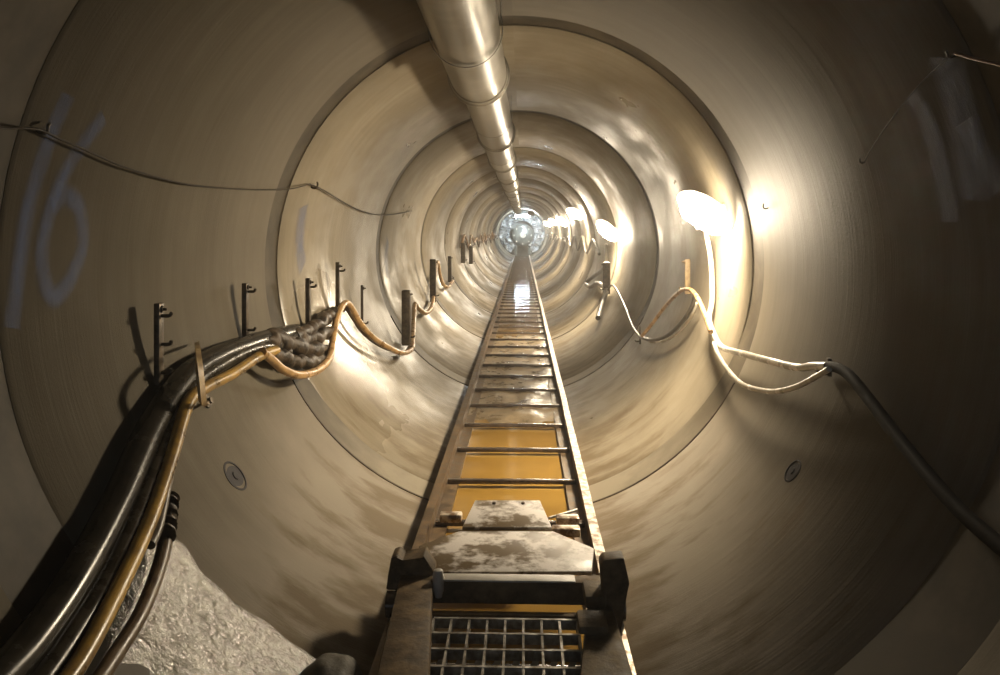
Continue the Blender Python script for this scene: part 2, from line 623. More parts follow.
# ------------------------------------------------------------------ rail track (one welded ladder)
RT = 0.122
XL, XR = -0.31, 0.305
track = thing('rail_track', (0, 1.0, 0.05), 'long narrow steel ladder track running down the middle of the tunnel', 'track')
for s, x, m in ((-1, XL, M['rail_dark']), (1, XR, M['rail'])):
    bm = bmesh.new()
    ys = [0.3 + i * 0.42 for i in range(int((END_Y - 1.4) / 0.42))]
    # L-section: upright web with a flat foot on the inner side
    w, f = 0.034, 0.052
    sec = [(-w / 2, RT), (w / 2, RT), (w / 2, 0.068), (w / 2 + f, 0.068), (w / 2 + f, 0.05), (-w / 2, 0.05)]
    if s > 0:
        sec = [(-a, b) for a, b in sec][::-1]
    rows = []
    for y in ys:
        dx = 0.004 * noise.noise(Vector((y * 0.9, s * 5, 0)))
        dz = 0.003 * noise.noise(Vector((y * 1.1, s * 5, 4)))
        rows.append([bm.verts.new((x + a + dx, y, b + dz)) for a, b in sec])
    for a, b in zip(rows[:-1], rows[1:]):
        for i in range(6):
            bm.faces.new((a[i], a[(i + 1) % 6], b[(i + 1) % 6], b[i]))
    bm.faces.new(rows[0][::-1])
    bm.faces.new(rows[-1])
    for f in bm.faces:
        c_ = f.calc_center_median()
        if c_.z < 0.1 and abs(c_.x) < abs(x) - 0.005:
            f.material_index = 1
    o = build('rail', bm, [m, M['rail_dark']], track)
    o['label'] = 'dark muddy left rail' if s < 0 else 'bright worn rust speckled right rail'
y = 1.35
tie_ys = []
while y < END_Y - 1.6:
    tie_ys.append(y)
    y += 0.50
for i, y in enumerate(tie_ys):
    bm = bmesh.new()
    j = 0.02 * noise.noise(Vector((y * 3.1, 1, 1)))
    add_box(bm, ((XL + XR) / 2, y, 0.0775), (0.285, j * 0.5, 0), (0, 0.015, 0), (0, 0, 0.0095), 0.004)
    build('sleeper', bm, M['tie'], track)

# ------------------------------------------------------------------ rail trolley
T0 = on_z(510, 640, 0.10)
trolley = thing('rail_trolley', (0.0, 1.75, RT), 'mud caked steel rail trolley with a grating, standing on the track', 'trolley')
ZT = 0.235
bm = bmesh.new()
add_prism(bm, [on_z(475, 500, ZT + 0.01), on_z(540, 500, ZT + 0.01), on_z(552, 527, ZT), on_z(462, 527, ZT)], (0, 0, -0.012), 0.003)
o = build('tongue_plate', bm, M['sheet'], trolley)
for px in (494, 523):
    p = on_z(px, 503, ZT + 0.012)
    bm = bmesh.new()
    add_lathe(bm, p, (0, 0, 1), [(0.006, -0.004), (0.006, 0.003), (0.0, 0.004)], 10)
    build('bolt_head', bm, M['frame'], o)
bm = bmesh.new()
add_prism(bm, [on_z(459, 531, ZT), on_z(553, 531, ZT), on_z(594, 548, ZT - 0.004), on_z(592, 571, ZT), on_z(430, 572, ZT), on_z(419, 545, ZT - 0.004)], (0, 0, -0.014), 0.003)
build('apron_plate', bm, M['sheet'], trolley)
# front crossbar
a, b = on_z(428, 574, ZT), on_z(592, 574, ZT)
yb = (a.y + b.y) / 2
bm = bmesh.new()
abox(bm, a.x - 0.01, b.x + 0.01, yb - 0.05, yb - 0.005, ZT - 0.066, ZT + 0.001, 0.005)
bar = build('crossbar', bm, M['frame'], trolley)
bm = bmesh.new()
abox(bm, a.x + 0.045, b.x - 0.05, yb - 0.054, yb - 0.012, ZT + 0.0005, ZT + 0.006, 0.002)
build('crossbar_lip', bm, M['pale'], bar)
# lower rod in front of the grating
ZG = 0.185
p, q = on_z(433, 612, ZG), on_z(580, 612, ZG)
bm = bmesh.new()
abox(bm, p.x - 0.01, q.x + 0.01, p.y - 0.012, p.y + 0.012, ZG - 0.03, ZG, 0.004)
build('rod', bm, M['frame'], trolley)
# grating: bearing bars and cross rods over a tray
g0, g1 = on_z(434, 618, ZG), on_z(577, 618, ZG)
gy1, gy0 = g0.y, 0.62
gx0, gx1 = g0.x, g1.x
bm = bmesh.new()
nb = 9
for i in range(nb):
    x = gx0 + (gx1 - gx0) * i / (nb - 1)
    abox(bm, x - 0.003, x + 0.003, gy0, gy1, ZG - 0.03, ZG)
y = gy1
while y > gy0:
    abox(bm, gx0, gx1, y - 0.004, y + 0.004, ZG - 0.026, ZG + 0.0015)
    y -= 0.075
gr = build('grating', bm, M['grate'], trolley, smooth=False)
bm = bmesh.new()
abox(bm, gx0, gx1, gy0, gy1 - 0.10, ZG - 0.085, ZG - 0.08)
build('tray', bm, M['tray'], trolley, smooth=False)
for i in range(nb - 1):
    for yy in (gy1 - 0.12, gy1 - 0.20, gy1 - 0.28):
        x = gx0 + (gx1 - gx0) * (i + 0.5) / (nb - 1)
        bm = bmesh.new()
        add_prism(bm, [(x - 0.018, yy - 0.02, ZG - 0.079), (x + 0.002, yy - 0.02, ZG - 0.079), (x + 0.018, yy + 0.022, ZG - 0.05), (x + 0.004, yy + 0.022, ZG - 0.05)], (0, 0, 0.003))
        build('rung_tread', bm, M['pale'], gr, smooth=False)
# side beams
for s in (-1, 1):
    bm = bmesh.new()
    if s < 0:
        poly = [on_z(402, 566, ZT), on_z(433, 572, ZT), on_z(429, 676, ZT), on_z(376, 676, ZT)]
    else:
        poly = [on_z(590, 572, ZT - 0.02), on_z(604, 576, ZT - 0.02), on_z(634, 676, ZT - 0.02), on_z(580, 676, ZT - 0.02)]
    # run the beam on to the rear end of the trolley
    poly2 = poly[:2] + [poly[2] + (poly[2] - poly[1]) * 1.1, poly[3] + (poly[3] - poly[0]) * 1.1]
    add_prism(bm, poly2, (0, 0, -0.075), 0.008)
    build('side_beam', bm, M['frame'] if s < 0 else M['frame_light'], trolley)
# mud cake and blocks on the right beam
for c, hx, hy, hz in ((on_z(594, 594, ZT), 0.028, 0.05, 0.018), (on_z(592, 622, ZT), 0.036, 0.045, 0.012)):
    bm = bmesh.new()
    add_box(bm, c, (hx, 0, 0), (0, hy, 0), (0, 0, hz), 0.008)
    build('mud_cake', bm, M['frame_light'], trolley)
# left axle block and clamp
bm = bmesh.new()
yl = on_z(415, 575, ZT).y
add_prism(bm, [on_y(x, y, yl) for x, y in ((391, 558), (397, 556), (402, 562), (424, 556), (434, 572), (432, 600), (402, 602), (396, 588), (386, 590), (388, 575))], (0, 0.07, 0), 0.004)
build('axle_block', bm, M['frame'], trolley)
bm = bmesh.new()
c = on_y(438.5, 583, yl - 0.03)
add_lathe(bm, c - Vector((0, 0, 0.045)), (0, 0, 1), [(0.0, 0), (0.011, 0.006), (0.016, 0.03), (0.017, 0.06), (0.012, 0.082), (0, 0.088)], 16)
o = build('handle', bm, M['pale'], trolley)
o['label'] = 'pale rounded grip'
# right hanging hook plate
bm = bmesh.new()
yr = on_z(600, 590, ZT).y - 0.05
add_prism(bm, [on_y(x, y, yr) for x, y in ((600, 565), (604, 560), (624, 558), (627, 572), (630, 584), (626, 600), (622, 625), (619, 648), (613, 648), (609, 628), (604, 605))], (0, 0.055, 0), 0.006)
stk = build('stake', bm, M['frame'], trolley)
bm = bmesh.new()
c = on_y(618, 558.5, yr + 0.02)
add_lathe(bm, c - Vector((0, 0, 0.012)), (0, 0, 1), [(0.017, 0), (0.017, 0.012), (0.012, 0.017), (0, 0.018)], 16)
build('stake_cap', bm, M['grate'], stk)
# flanged wheels under the beams
for s in (-1, 1):
    for yy in (yl - 0.02, yl - 1.0):
        bm = bmesh.new()
        x = (XL if s < 0 else XR)
        add_lathe(bm, (x - 0.022, yy, RT + 0.036), (1, 0, 0), [(0.012, 0), (0.036, 0.002), (0.036, 0.044), (0.012, 0.046)], 20)
        build('wheel', bm, M['tie'], trolley)
# small fittings on the track ahead of the trolley
bm = bmesh.new()
add_tube(bm, [on_z(549, 518, 0.16), on_z(577, 510, 0.16)], 0.005, 8)
build('draw_pin', bm, M['grate'], trolley)
for x0, x1, yy in ((440, 462, 517), (556, 579, 520), (552, 580, 531)):
    p, q = on_z(x0, yy, 0.15), on_z(x1, yy, 0.15)
    bm = bmesh.new()
    add_box(bm, (p + q) / 2, ((q.x - p.x) / 2, 0, 0), (0, 0.022, 0), (0, 0, 0.016), 0.006)
    build('coupling_block', bm, M['rail'], trolley)

# dark sack at the bottom edge, left of the trolley
bm = bmesh.new()
bmesh.ops.create_icosphere(bm, subdivisions=4, radius=1)
c = on_z(336, 684, 0.10)
for v in bm.verts:
    n_ = noise.noise(v.co * 2.0) * 0.10
    v.co = Vector((v.co.x * 0.078, v.co.y * 0.11, max(-0.7, v.co.z) * 0.088)) * (1 + n_) + Vector((c.x, c.y - 0.07, 0.115))
o = build('sack', bm, M['sack'])
tag(o, 'dark rounded sack lying on the invert to the left of the trolley', 'sack')

# ------------------------------------------------------------------ ventilation duct
DX, DZ = -0.150, 1.845
DL = 2.02
names = ['nearest ventilation duct section, hanging right overhead', 'second ventilation duct section, just past the nearest pipe joint']
ords = ['third', 'fourth', 'fifth', 'sixth', 'seventh', 'eighth', 'ninth', 'tenth', 'eleventh', 'twelfth', 'thirteenth', 'fourteenth']
for k in range(-1, 14):
    y0 = 3.47 + (k - 1) * DL
    y1 = y0 + DL
    if k < 0:
        lab = 'ventilation duct section above and behind the camera, its end at the top edge'
    elif k < 2:
        lab = names[k]
    else:
        lab = ords[k - 2] + ' galvanised ventilation duct section along the crown from the camera'
    dx = 0.006 * math.sin(k * 2.1)
    d = thing('duct_section', (DX, y0, DZ), lab, 'duct', 'ventilation duct sections')
    bm = bmesh.new()
    sag = 0.0
    prof = []
    for i in range(13):
        u = i / 12
        prof.append((0.099 + 0.022 * u, u * DL))
    for i in range(0, 13):
        pass
    add_lathe(bm, (DX + dx, y0, DZ), (0, 1, 0), prof, 40, False, False)
    build('duct_body', bm, M['duct'], d)
    bm = bmesh.new()
    add_lathe(bm, (DX + dx, y1, DZ), (0, 1, 0), [(0.119, -0.05), (0.125, -0.046), (0.127, -0.02), (0.134, -0.014), (0.134, -0.002), (0.124, 0.0), (0.096, -0.002)], 40, False, False)
    build('end_collar', bm, M['duct'], d)
    bm = bmesh.new()
    ym = y0 + 1.25
    arc = [(DX + dx + math.cos(math.radians(a)) * 0.1235, ym, DZ + math.sin(math.radians(a)) * 0.1235) for a in range(-200, 21, 10)]
    arc = [(arc[0][0] - 0.004, ym, 1.955)] + arc + [(arc[-1][0] + 0.002, ym, 1.965)]
    for p, q in zip(arc[:-1], arc[1:]):
        p, q = Vector(p), Vector(q)
        add_box(bm, (p + q) / 2, (q - p) / 2 * 1.05, (0, 0.012, 0), (q - p).normalized().cross(Vector((0, 1, 0))) * 0.0012)
    build('hanger_strap', bm, M['duct'], d, smooth=False)

# ------------------------------------------------------------------ lamps on the right wall
lamps = [((703, 214), 'nearest bulkhead lamp, blazing just past the nearest pipe joint'),
         ((607, 231), 'second bulkhead lamp on the right wall, above a tangle of cable'),
         ((575, 214), 'third bulkhead lamp on the right wall, mounted higher than its neighbours'),
         ((562, 222), 'fourth bulkhead lamp on the right wall from the camera'),
         ((553, 222), 'fifth bulkhead lamp, beyond the fourth along the right wall'),
         ((547.5, 224), 'last bulkhead lamp on the right wall, closest to the far end')]
for (px, py), lab in lamps:
    w = on_wall(px, py, 0.10)
    n, t, ax = frame_at(w)
    base = w - n * 0.10
    base = pol(math.degrees(math.atan2(base.x, 1 - base.z)), R, base.y)
    L = thing('bulkhead_lamp', base, lab, 'lamp', 'bulkhead lamps along the right wall')
    nd = n * math.cos(LAMP_DOWN) - t * math.sin(LAMP_DOWN)
    d = (nd * math.cos(LAMP_TILT) - ax * math.sin(LAMP_TILT)).normalized()
    tl = (t - d * t.dot(d)).normalized()
    bm = bmesh.new()
    add_box(bm, base + n * 0.033, t * 0.02, ax * 0.03, n * 0.035, 0.003)
    build('wall_bracket', bm, M['lampbody'], L)
    bm = bmesh.new()
    hc = base + n * 0.082 + t * 0.015
    add_lathe(bm, hc, d, [(0.04, -0.034), (0.085, -0.030), (0.120, -0.014), (0.138, 0.004), (0.142, 0.014), (0.140, 0.026), (0.130, 0.030), (0.124, 0.020)], 32)
    hs = build('housing', bm, M['glare_glow'], L)            # housing made to glow, widening the glare of the lamp
    bm = bmesh.new()
    add_lathe(bm, hc, d, [(0.123, 0.020), (0.120, 0.034), (0.108, 0.050), (0.086, 0.064), (0.056, 0.073), (0.026, 0.077), (0, 0.078)], 32)
    build('lens', bm, M['glow'], L)
    bm = bmesh.new()
    e1 = d.cross(tl).normalized()
    for q in range(3):
        aa = math.pi * q / 3
        dv = tl * math.cos(aa) + e1 * math.sin(aa)
        add_tube(bm, [hc + dv * (0.134 * math.cos(b_)) + d * (0.025 + 0.060 * math.sin(b_)) for b_ in [math.pi * z / 12 for z in range(13)]], 0.002, 6)
    build('wire_guard', bm, M['lampbody'], L)
    bm = bmesh.new()
    add_lathe(bm, hc - tl * 0.138, -tl, [(0.012, 0), (0.012, 0.02), (0.009, 0.028)], 12)
    build('cable_gland', bm, M['lampbody'], hs)


# ------------------------------------------------------------------ cables and hoses
def cable(name, pts, rad, mat, label, cat, group=None, seg=12, n=8):
    bm = bmesh.new()
    add_tube(bm, smooth_path(pts, n), rad, seg)
    o = build(name, bm, mat)
    return tag(o, label, cat, group)


def wp(lst, off):
    return [on_wall(p[0], p[1], p[2] if len(p) > 2 else off) for p in lst]


cable('hose', wp([(-70, 770), (-20, 700), (28, 648), (75, 580), (118, 500), (152, 425), (185, 378), (215, 358), (245, 346), (275, 337), (296, 332)], 0.042),
      0.036, M['hose'], 'thick black hose hanging low along the left wall', 'hose')
cable('hose', wp([(-30, 790), (25, 705), (70, 640), (112, 570), (142, 500), (166, 440), (190, 388), (222, 364), (252, 350), (280, 345)], 0.060),
      0.023, M['hose_grey'], 'thinner dull dark hose lying inside the thick black one', 'hose')
cable('cable', wp([(0, 790), (50, 705), (84, 655), (118, 590), (150, 520), (172, 455), (188, 403), (205, 388), (232, 374), (258, 357), (276, 350)], 0.088),
      0.0175, M['yellow'], 'muddy yellow cable draped over the hoses on the left wall', 'cable')
cable('cable', wp([(40, 790), (80, 710), (112, 660), (140, 615), (158, 570), (166, 535), (166, 515)], 0.05),
      0.016, M['brown'], 'brown cable dropping from the taped joint at lower left', 'cable')
cable('cable', wp([(150, 545), (157, 530), (163, 505), (170, 470), (181, 430), (192, 400)], 0.075),
      0.012, M['darkcable'], 'thin dark cable running down behind the muddy yellow cable', 'cable')
# taped joint
bm = bmesh.new()
pts = smooth_path(wp([(168, 497), (166, 510), (165, 524), (163, 538)], 0.055), 8)
add_tube(bm, pts, [0.017 + 0.012 * abs(math.sin(i * 1.3)) for i in range(len(pts))], 12)
o = build('cable_joint', bm, M['tape'])
tag(o, 'lumpy taped cable joint beside the yellow cable at lower left', 'cable joint')

cable('cable', wp([(262, 352, .10), (272, 360), (284, 370), (300, 375), (318, 370), (329, 358), (333, 340), (336, 322), (341, 308), (347, 303), (353, 310), (361, 324), (374, 338), (388, 347), (402, 353), (411, 350), (413, 344)], 0.085),
      0.0165, M['orange'], 'ochre cable looping under the taped bundle and over a hook on the left', 'cable')
cable('cable', wp([(345, 306), (352, 316), (362, 331), (376, 343), (391, 350), (405, 352), (410, 346)], 0.05),
      0.012, M['brown'], 'thin brown cable trailing beneath the ochre loop past the nearest joint', 'cable')
# wrapped bundle at the nearest joint: tape wound in lumps round several cable ends
bm = bmesh.new()
random.seed(11)
for pts, r in (([(264, 343), (278, 341), (294, 345), (310, 350), (326, 348)], 0.036), ([(266, 352), (280, 356), (296, 361), (312, 361), (326, 352)], 0.028),
               ([(286, 340), (300, 334), (314, 326), (330, 316), (338, 309)], 0.028), ([(282, 346), (300, 342), (318, 336), (334, 328)], 0.030),
               ([(300, 330), (308, 340), (314, 352), (322, 362)], 0.022), ([(276, 332), (284, 344), (288, 358)], 0.026)):
    pp = smooth_path(wp(pts, 0.06), 10)
    nn = len(pp)
    pp = [p + Vector((noise.noise(p * 19), noise.noise(p * 21 + Vector((5, 0, 0))), noise.noise(p * 23))) * 0.018 for p in pp]
    add_tube(bm, pp, [max(0.004, r * min(1, 0.35 + 4 * i / nn, 0.35 + 4 * (nn - 1 - i) / nn) * (1 + 0.35 * noise.noise(p * 17))) for i, p in enumerate(pp)], 12)
o = build('cable_bundle', bm, M['tape'])
tag(o, 'lumpy dark taped bundle of cable ends at the nearest joint on the left', 'cable bundle')

cable('cable', wp([(412, 345), (414, 318), (415, 304), (419, 309), (426, 313), (432, 306), (434, 290), (436, 268), (438, 262), (440, 274), (443, 284), (448, 287), (453, 281)], 0.06),
      0.019, M['orange'], 'ochre cable in deep slack loops past the second joint on the left', 'cable')
far = []
for i in range(22):
    y = 12.4 + i * 0.85
    up = i % 2
    far.append(pol(-(84 + 9 * up + 3 * math.sin(i * 2.2)), R - 0.06, y))
cable('cable', far, 0.020, M['orange'], 'distant ochre cable hung in small loops far down the left wall', 'cable')
bm_pts = [pol(-(80 + 7 * (i % 2) + 3 * math.sin(i * 1.7)), R - 0.05, 12.6 + i * 0.8) for i in range(23)]
cable('cable', bm_pts, 0.017, M['brown'], 'distant brown cable below the ochre one far down the left wall', 'cable')

# right side
cable('cable', wp([(706, 232, .04), (711, 262, .03), (712, 300, .03), (709, 318, .04), (713, 332, .05), (722, 347), (745, 354), (772, 361.5), (798, 367.5), (812, 366), (827, 366)], 0.055),
      0.0125, M['greycable'], 'pale grey cable dropping from the nearest lamp and running toward the clip', 'cable')
cable('cable', wp([(829, 366), (838, 368), (850, 376), (868, 398), (900, 440), (950, 500), (1005, 550), (1080, 610)], 0.05),
      0.015, M['blackcable'], 'dark cable running from the clip down the right edge', 'cable')
cable('cable', wp([(714, 343), (718, 354), (729, 371), (744, 385), (770, 391.5), (793, 388), (812, 379), (829, 369)], 0.075),
      0.009, M['greycable'], 'thin cable swagged below the pale grey cable on the right wall', 'cable')
cable('cable', wp([(642, 336), (652, 324), (664, 308), (676, 295), (686, 289), (695, 294), (704, 312), (711, 332)], 0.095),
      0.011, M['orange'], 'ochre cable forming the upper side of the narrow loop left of the nearest lamp', 'cable')
cable('cable', wp([(640, 337), (652, 340), (666, 336), (680, 324), (691, 308), (695, 296)], 0.07),
      0.011, M['darkcable'], 'dark cable forming the lower side of the narrow loop left of the nearest lamp', 'cable')
cable('cable', wp([(650, 342), (664, 341), (678, 332), (690, 318), (697, 303)], 0.05),
      0.008, M['greycable'], 'pale thin cable just below the dark side of the narrow loop', 'cable')
cable('cable', wp([(606, 246, .03), (606, 262), (602, 270), (594, 276), (586, 283), (590, 287), (598, 283), (606, 290), (602, 304), (598, 318)], 0.06),
      0.024, M['darkcable'], 'dark cable tangle hanging below the second lamp', 'cable')
cable('cable', wp([(598, 318), (604, 300), (612, 285), (622, 300), (632, 325), (640, 337)], 0.05),
      0.010, M['darkcable'], 'thin dark cable between the second lamp tangle and the narrow loop', 'cable')
far = [pol(84 + 8 * (i % 2) + 3 * math.sin(i * 2.7), R - 0.06, 9.2 + i * 0.9) for i in range(26)]
cable('cable', far, 0.018, M['darkcable'], 'distant cable hung in small loops far down the right wall', 'cable')

# strings high on the walls
cable('string', wp([(-40, 120), (0, 128), (36, 129), (60, 139), (90, 152), (130, 169), (180, 183), (220, 188), (262, 190), (290, 189), (310, 184)], 0.02),
      0.0026, M['wire'], 'thin dark string sagging across the left wall to the nearest joint', 'string')
cable('string', wp([(310, 184), (325, 191), (345, 203), (362, 211), (380, 215), (396, 214), (412, 211)], 0.02),
      0.0035, M['wire'], 'thin string carrying on past the nearest joint on the left', 'string')
cable('wire', wp([(1040, 78), (1000, 65), (975, 59), (955, 53)], 0.02), 0.0028, M['redwire'],
      'short reddish wire at the upper right edge', 'wire')
cable('thread', wp([(955, 53), (930, 74), (908, 98), (888, 124), (872, 148), (865, 161)], 0.012), 0.0015, M['wire'],
      'hair thin thread hanging from the reddish wire down the right wall', 'thread')


# ------------------------------------------------------------------ brackets, hooks, plugs
def hanger(px, py0, py1, width, label, mat='steel', pegs=2, off=0.012, plate=True, side=1, group='cable hangers on the left wall'):
    """flat steel bar standing on the wall with pegs that carry cables"""
    bot = on_wall(px, py1, 0.004)
    y = bot.y
    top = on_y(px, py0, y)
    rr = math.hypot(top.x, top.z - 1)
    if rr > R - 0.004:                                    # above the springing the bar follows the wall
        k = (R - 0.004) / rr
        top = Vector((top.x * k, y, 1 + (top.z - 1) * k))
    h = thing('cable_hanger', bot, label, 'cable hanger', group)
    up = (top - bot).normalized()
    n = frame_at((top + bot) / 2)[0]
    n = (n - up * n.dot(up)).normalized()
    ax = Vector((0, 1, 0))
    bm = bmesh.new()
    add_box(bm, (top + bot) / 2 + n * off / 2, (top - bot) / 2, ax * width / 2, n * off / 2, min(off, width) * 0.15)
    build('bar', bm, M[mat], h)
    for i in range(pegs):
        f = 0.15 + 0.7 * i / max(1, pegs - 1) if pegs > 1 else 0.15
        p = bot + (top - bot) * f + n * (off - 0.002)
        bm = bmesh.new()
        add_tube(bm, smooth_path([p, p + n * 0.016, p + n * 0.026 + up * 0.003, p + n * 0.029 + up * 0.012], 4), 0.005, 8)
        build('hook', bm, M[mat], h)
    if plate:
        p = bot + (top - bot) * 0.93 + n * (off - 0.001)
        bm = bmesh.new()
        add_lathe(bm, p, n, [(0.010, 0), (0.010, 0.006), (0.004, 0.006), (0.004, 0.016), (0, 0.016)], 6)
        build('anchor_bolt', bm, M[mat], h)
    return h


LW, RW = 'cable hangers on the left wall', 'cable hangers on the right wall'
hanger(156, 303, 384, 0.03, 'steel cable hanger above the black hose, nearest on the left wall', pegs=3, off=0.016)
hanger(243, 283, 338, 0.03, 'steel cable hanger on the left wall just before the nearest joint', pegs=2, off=0.018)
hanger(306, 278, 335, 0.03, 'steel cable hanger behind the taped bundle at the nearest joint', pegs=2, off=0.02)
hanger(336, 262, 320, 0.03, 'steel cable hanger from which the ochre loop hangs', pegs=2, off=0.02)
hanger(361, 285, 330, 0.02, 'slim cable hanger just right of the ochre loop', pegs=1, off=0.014)
hanger(402, 290, 345, 0.06, 'broad dark cable hanger plate before the second joint', pegs=1, off=0.06)
hanger(430, 259, 302, 0.06, 'dark cable hanger plate inside the deep slack loop', pegs=1, off=0.06)
hanger(448, 256, 282, 0.06, 'small cable hanger beyond the deep slack loop on the left', pegs=1, off=0.045)
hanger(461, 243, 263, 0.08, 'short broad cable hanger, far down the left wall', pegs=1, off=0.07)
hanger(469, 246, 264, 0.08, 'short broad cable hanger, next beyond on the far left wall', pegs=1, off=0.07)
hanger(690, 259, 294, 0.022, 'rusty orange cable hanger just left of the nearest lamp', mat='rust_steel', pegs=1, group=RW, off=0.03)
hanger(610, 262, 294, 0.06, 'dark cable hanger below the second lamp', pegs=1, group=RW, off=0.07)
hanger(831, 358, 376, 0.018, 'small dark cable clip holding the grey cable on the right wall', pegs=1, group=RW, plate=False)
hanger(641, 326, 344, 0.02, 'small hook at the left tip of the narrow cable loop', pegs=1, group=RW, plate=False)

# flat strap post that holds the hoses
h = thing('hose_strap', on_wall(201, 405, 0.0), 'upright rusty strap holding the hoses and yellow cable on the left', 'strap')
bm = bmesh.new()
pts = [on_wall(197, 343, 0.03), on_wall(197.5, 348, 0.10), on_wall(199, 365, 0.145), on_wall(201, 385, 0.148), on_wall(203, 402, 0.13), on_wall(207, 404, 0.07), on_wall(206, 402, 0.0)]
pp = smooth_path(pts, 6)
prev = None
for i, p in enumerate(pp):
    tn = (pp[min(i + 1, len(pp) - 1)] - pp[max(i - 1, 0)]).normalized()
    ax = Vector((0, 1, 0))
    b = tn.cross(ax).normalized()
    q = [bm.verts.new(p + ax * sx * 0.017 + b * sn * 0.004) for sx, sn in ((-1, -1), (1, -1), (1, 1), (-1, 1))]
    if prev:
        for k in range(4):
            bm.faces.new((prev[k], prev[(k + 1) % 4], q[(k + 1) % 4], q[k]))
    else:
        bm.faces.new(q)
    prev = q
bm.faces.new(prev[::-1])
build('strap_band', bm, M['rust_steel'], h)
bm = bmesh.new()
c = on_wall(206, 402, 0.0)
n, t, ax = frame_at(c)
add_lathe(bm, c, n, [(0.022, 0), (0.022, 0.008), (0.01, 0.01), (0.01, 0.02), (0, 0.02)], 12)
build('anchor_bolt', bm, M['steel'], h)


def wall_hook(px, py, label, k=1.0):
    p = on_wall(px, py, 0.0)
    n, t, ax = frame_at(p)
    bm = bmesh.new()
    add_tube(bm, smooth_path([p - n * 0.004, p + n * 0.02 * k, p + n * 0.032 * k + t * 0.012 * k, p + n * 0.03 * k + t * 0.03 * k, p + n * 0.02 * k + t * 0.036 * k + ax * 0.02 * k], 5), 0.0055 * k, 8)
    tag(build('string_hook', bm, M['steel']), label, 'hook', 'string hooks')


wall_hook(37, 131, 'bent hook carrying the string beside the blue number on the left', 0.6)
wall_hook(311, 187, 'bent hook carrying the string at the nearest joint on the left', 0.8)
wall_hook(956, 55, 'small hook holding the reddish wire at upper right', 0.4)
wall_hook(865, 162, 'tiny bright hook at the lower end of the thread', 0.35)
wall_hook(768, 208, 'small bright hook right of the nearest lamp', 0.5)


def port(px, py, r, label):
    p = on_wall(px, py, 0.0)
    n, t, ax = frame_at(p)
    h = thing('grout_port', p, label, 'grout port', 'grout ports in the pipe wall')
    bm = bmesh.new()
    add_lathe(bm, p, n, [(r * 1.12, -0.01), (r * 1.12, 0.002), (r * 0.98, 0.003), (r * 0.94, -0.004)], 28, True, False)
    build('port_rim', bm, M['plug'], h)
    bm = bmesh.new()
    add_lathe(bm, p, n, [(r * 0.96, -0.008), (r * 0.96, 0.0005), (r * 0.3, 0.0015), (r * 0.25, 0.004), (0, 0.004)], 28)
    build('port_plug', bm, M['plug'], h)


port(235, 476, 0.046, 'dark round grout port in the wall at lower left')
port(793, 471, 0.034, 'dark round grout port in the wall at lower right')


# ------------------------------------------------------------------ sprayed blue marks
def stroke(bm, pts, w, off=0.003):
    uvl = bm.loops.layers.uv.verify()
    pp = smooth_path(wp(pts, off), 8)
    prev = None
    for i, p in enumerate(pp):
        tn = (pp[min(i + 1, len(pp) - 1)] - pp[max(i - 1, 0)]).normalized()
        n, t, ax = frame_at(p)
        s = tn.cross(n).normalized()
        q = []
        for k in range(5):
            w_ = p + s * w * (k / 4 - 0.5)
            rr = math.hypot(w_.x, w_.z - 1)
            q.append(bm.verts.new((w_.x * (R - off) / rr, w_.y, 1 + (w_.z - 1) * (R - off) / rr)))
        if prev:
            for k in range(4):
                f = bm.faces.new((prev[k], prev[k + 1], q[k + 1], q[k]))
                for lp, u in zip(f.loops, (k / 4, (k + 1) / 4, (k + 1) / 4, k / 4)):
                    lp[uvl].uv = (u, 0.5)
        prev = q


bm = bmesh.new()
stroke(bm, [(69, 95), (56, 122), (40, 168), (28, 211), (19, 270), (12, 328)], 0.06)
stroke(bm, [(104, 117), (80, 149), (60, 184), (47, 224), (42, 262), (50, 294), (60, 294), (72, 276), (83, 246), (80, 210), (66, 195), (52, 208)], 0.058, 0.004)
o = build('sprayed_number', bm, M['blue'])
tag(o, 'faded blue sprayed number 16 on the near left wall', 'painted number', 'blue spray marks')
bm = bmesh.new()
stroke(bm, [(304, 206), (301, 225), (300, 246), (303, 268)], 0.17)
o = build('spray_mark', bm, M['blue'])
tag(o, 'blue spray mark just past the nearest joint on the left', 'spray mark', 'blue spray marks')
bm = bmesh.new()
stroke(bm, [(388, 240), (386, 258), (388, 278)], 0.2)
o = build('spray_mark', bm, M['blue'])
tag(o, 'blue spray mark at the second joint on the left', 'spray mark', 'blue spray marks')
bm = bmesh.new()
stroke(bm, [(944, 58), (956, 100), (964, 150), (972, 200)], 0.13)
stroke(bm, [(911, 95), (930, 130), (942, 175), (950, 222)], 0.09, 0.004)
stroke(bm, [(966, 120), (984, 160), (1000, 190)], 0.09, 0.004)
o = build('spray_mark', bm, M['blue'])
tag(o, 'large blue spray mark on the upper right wall', 'spray mark', 'blue spray marks')

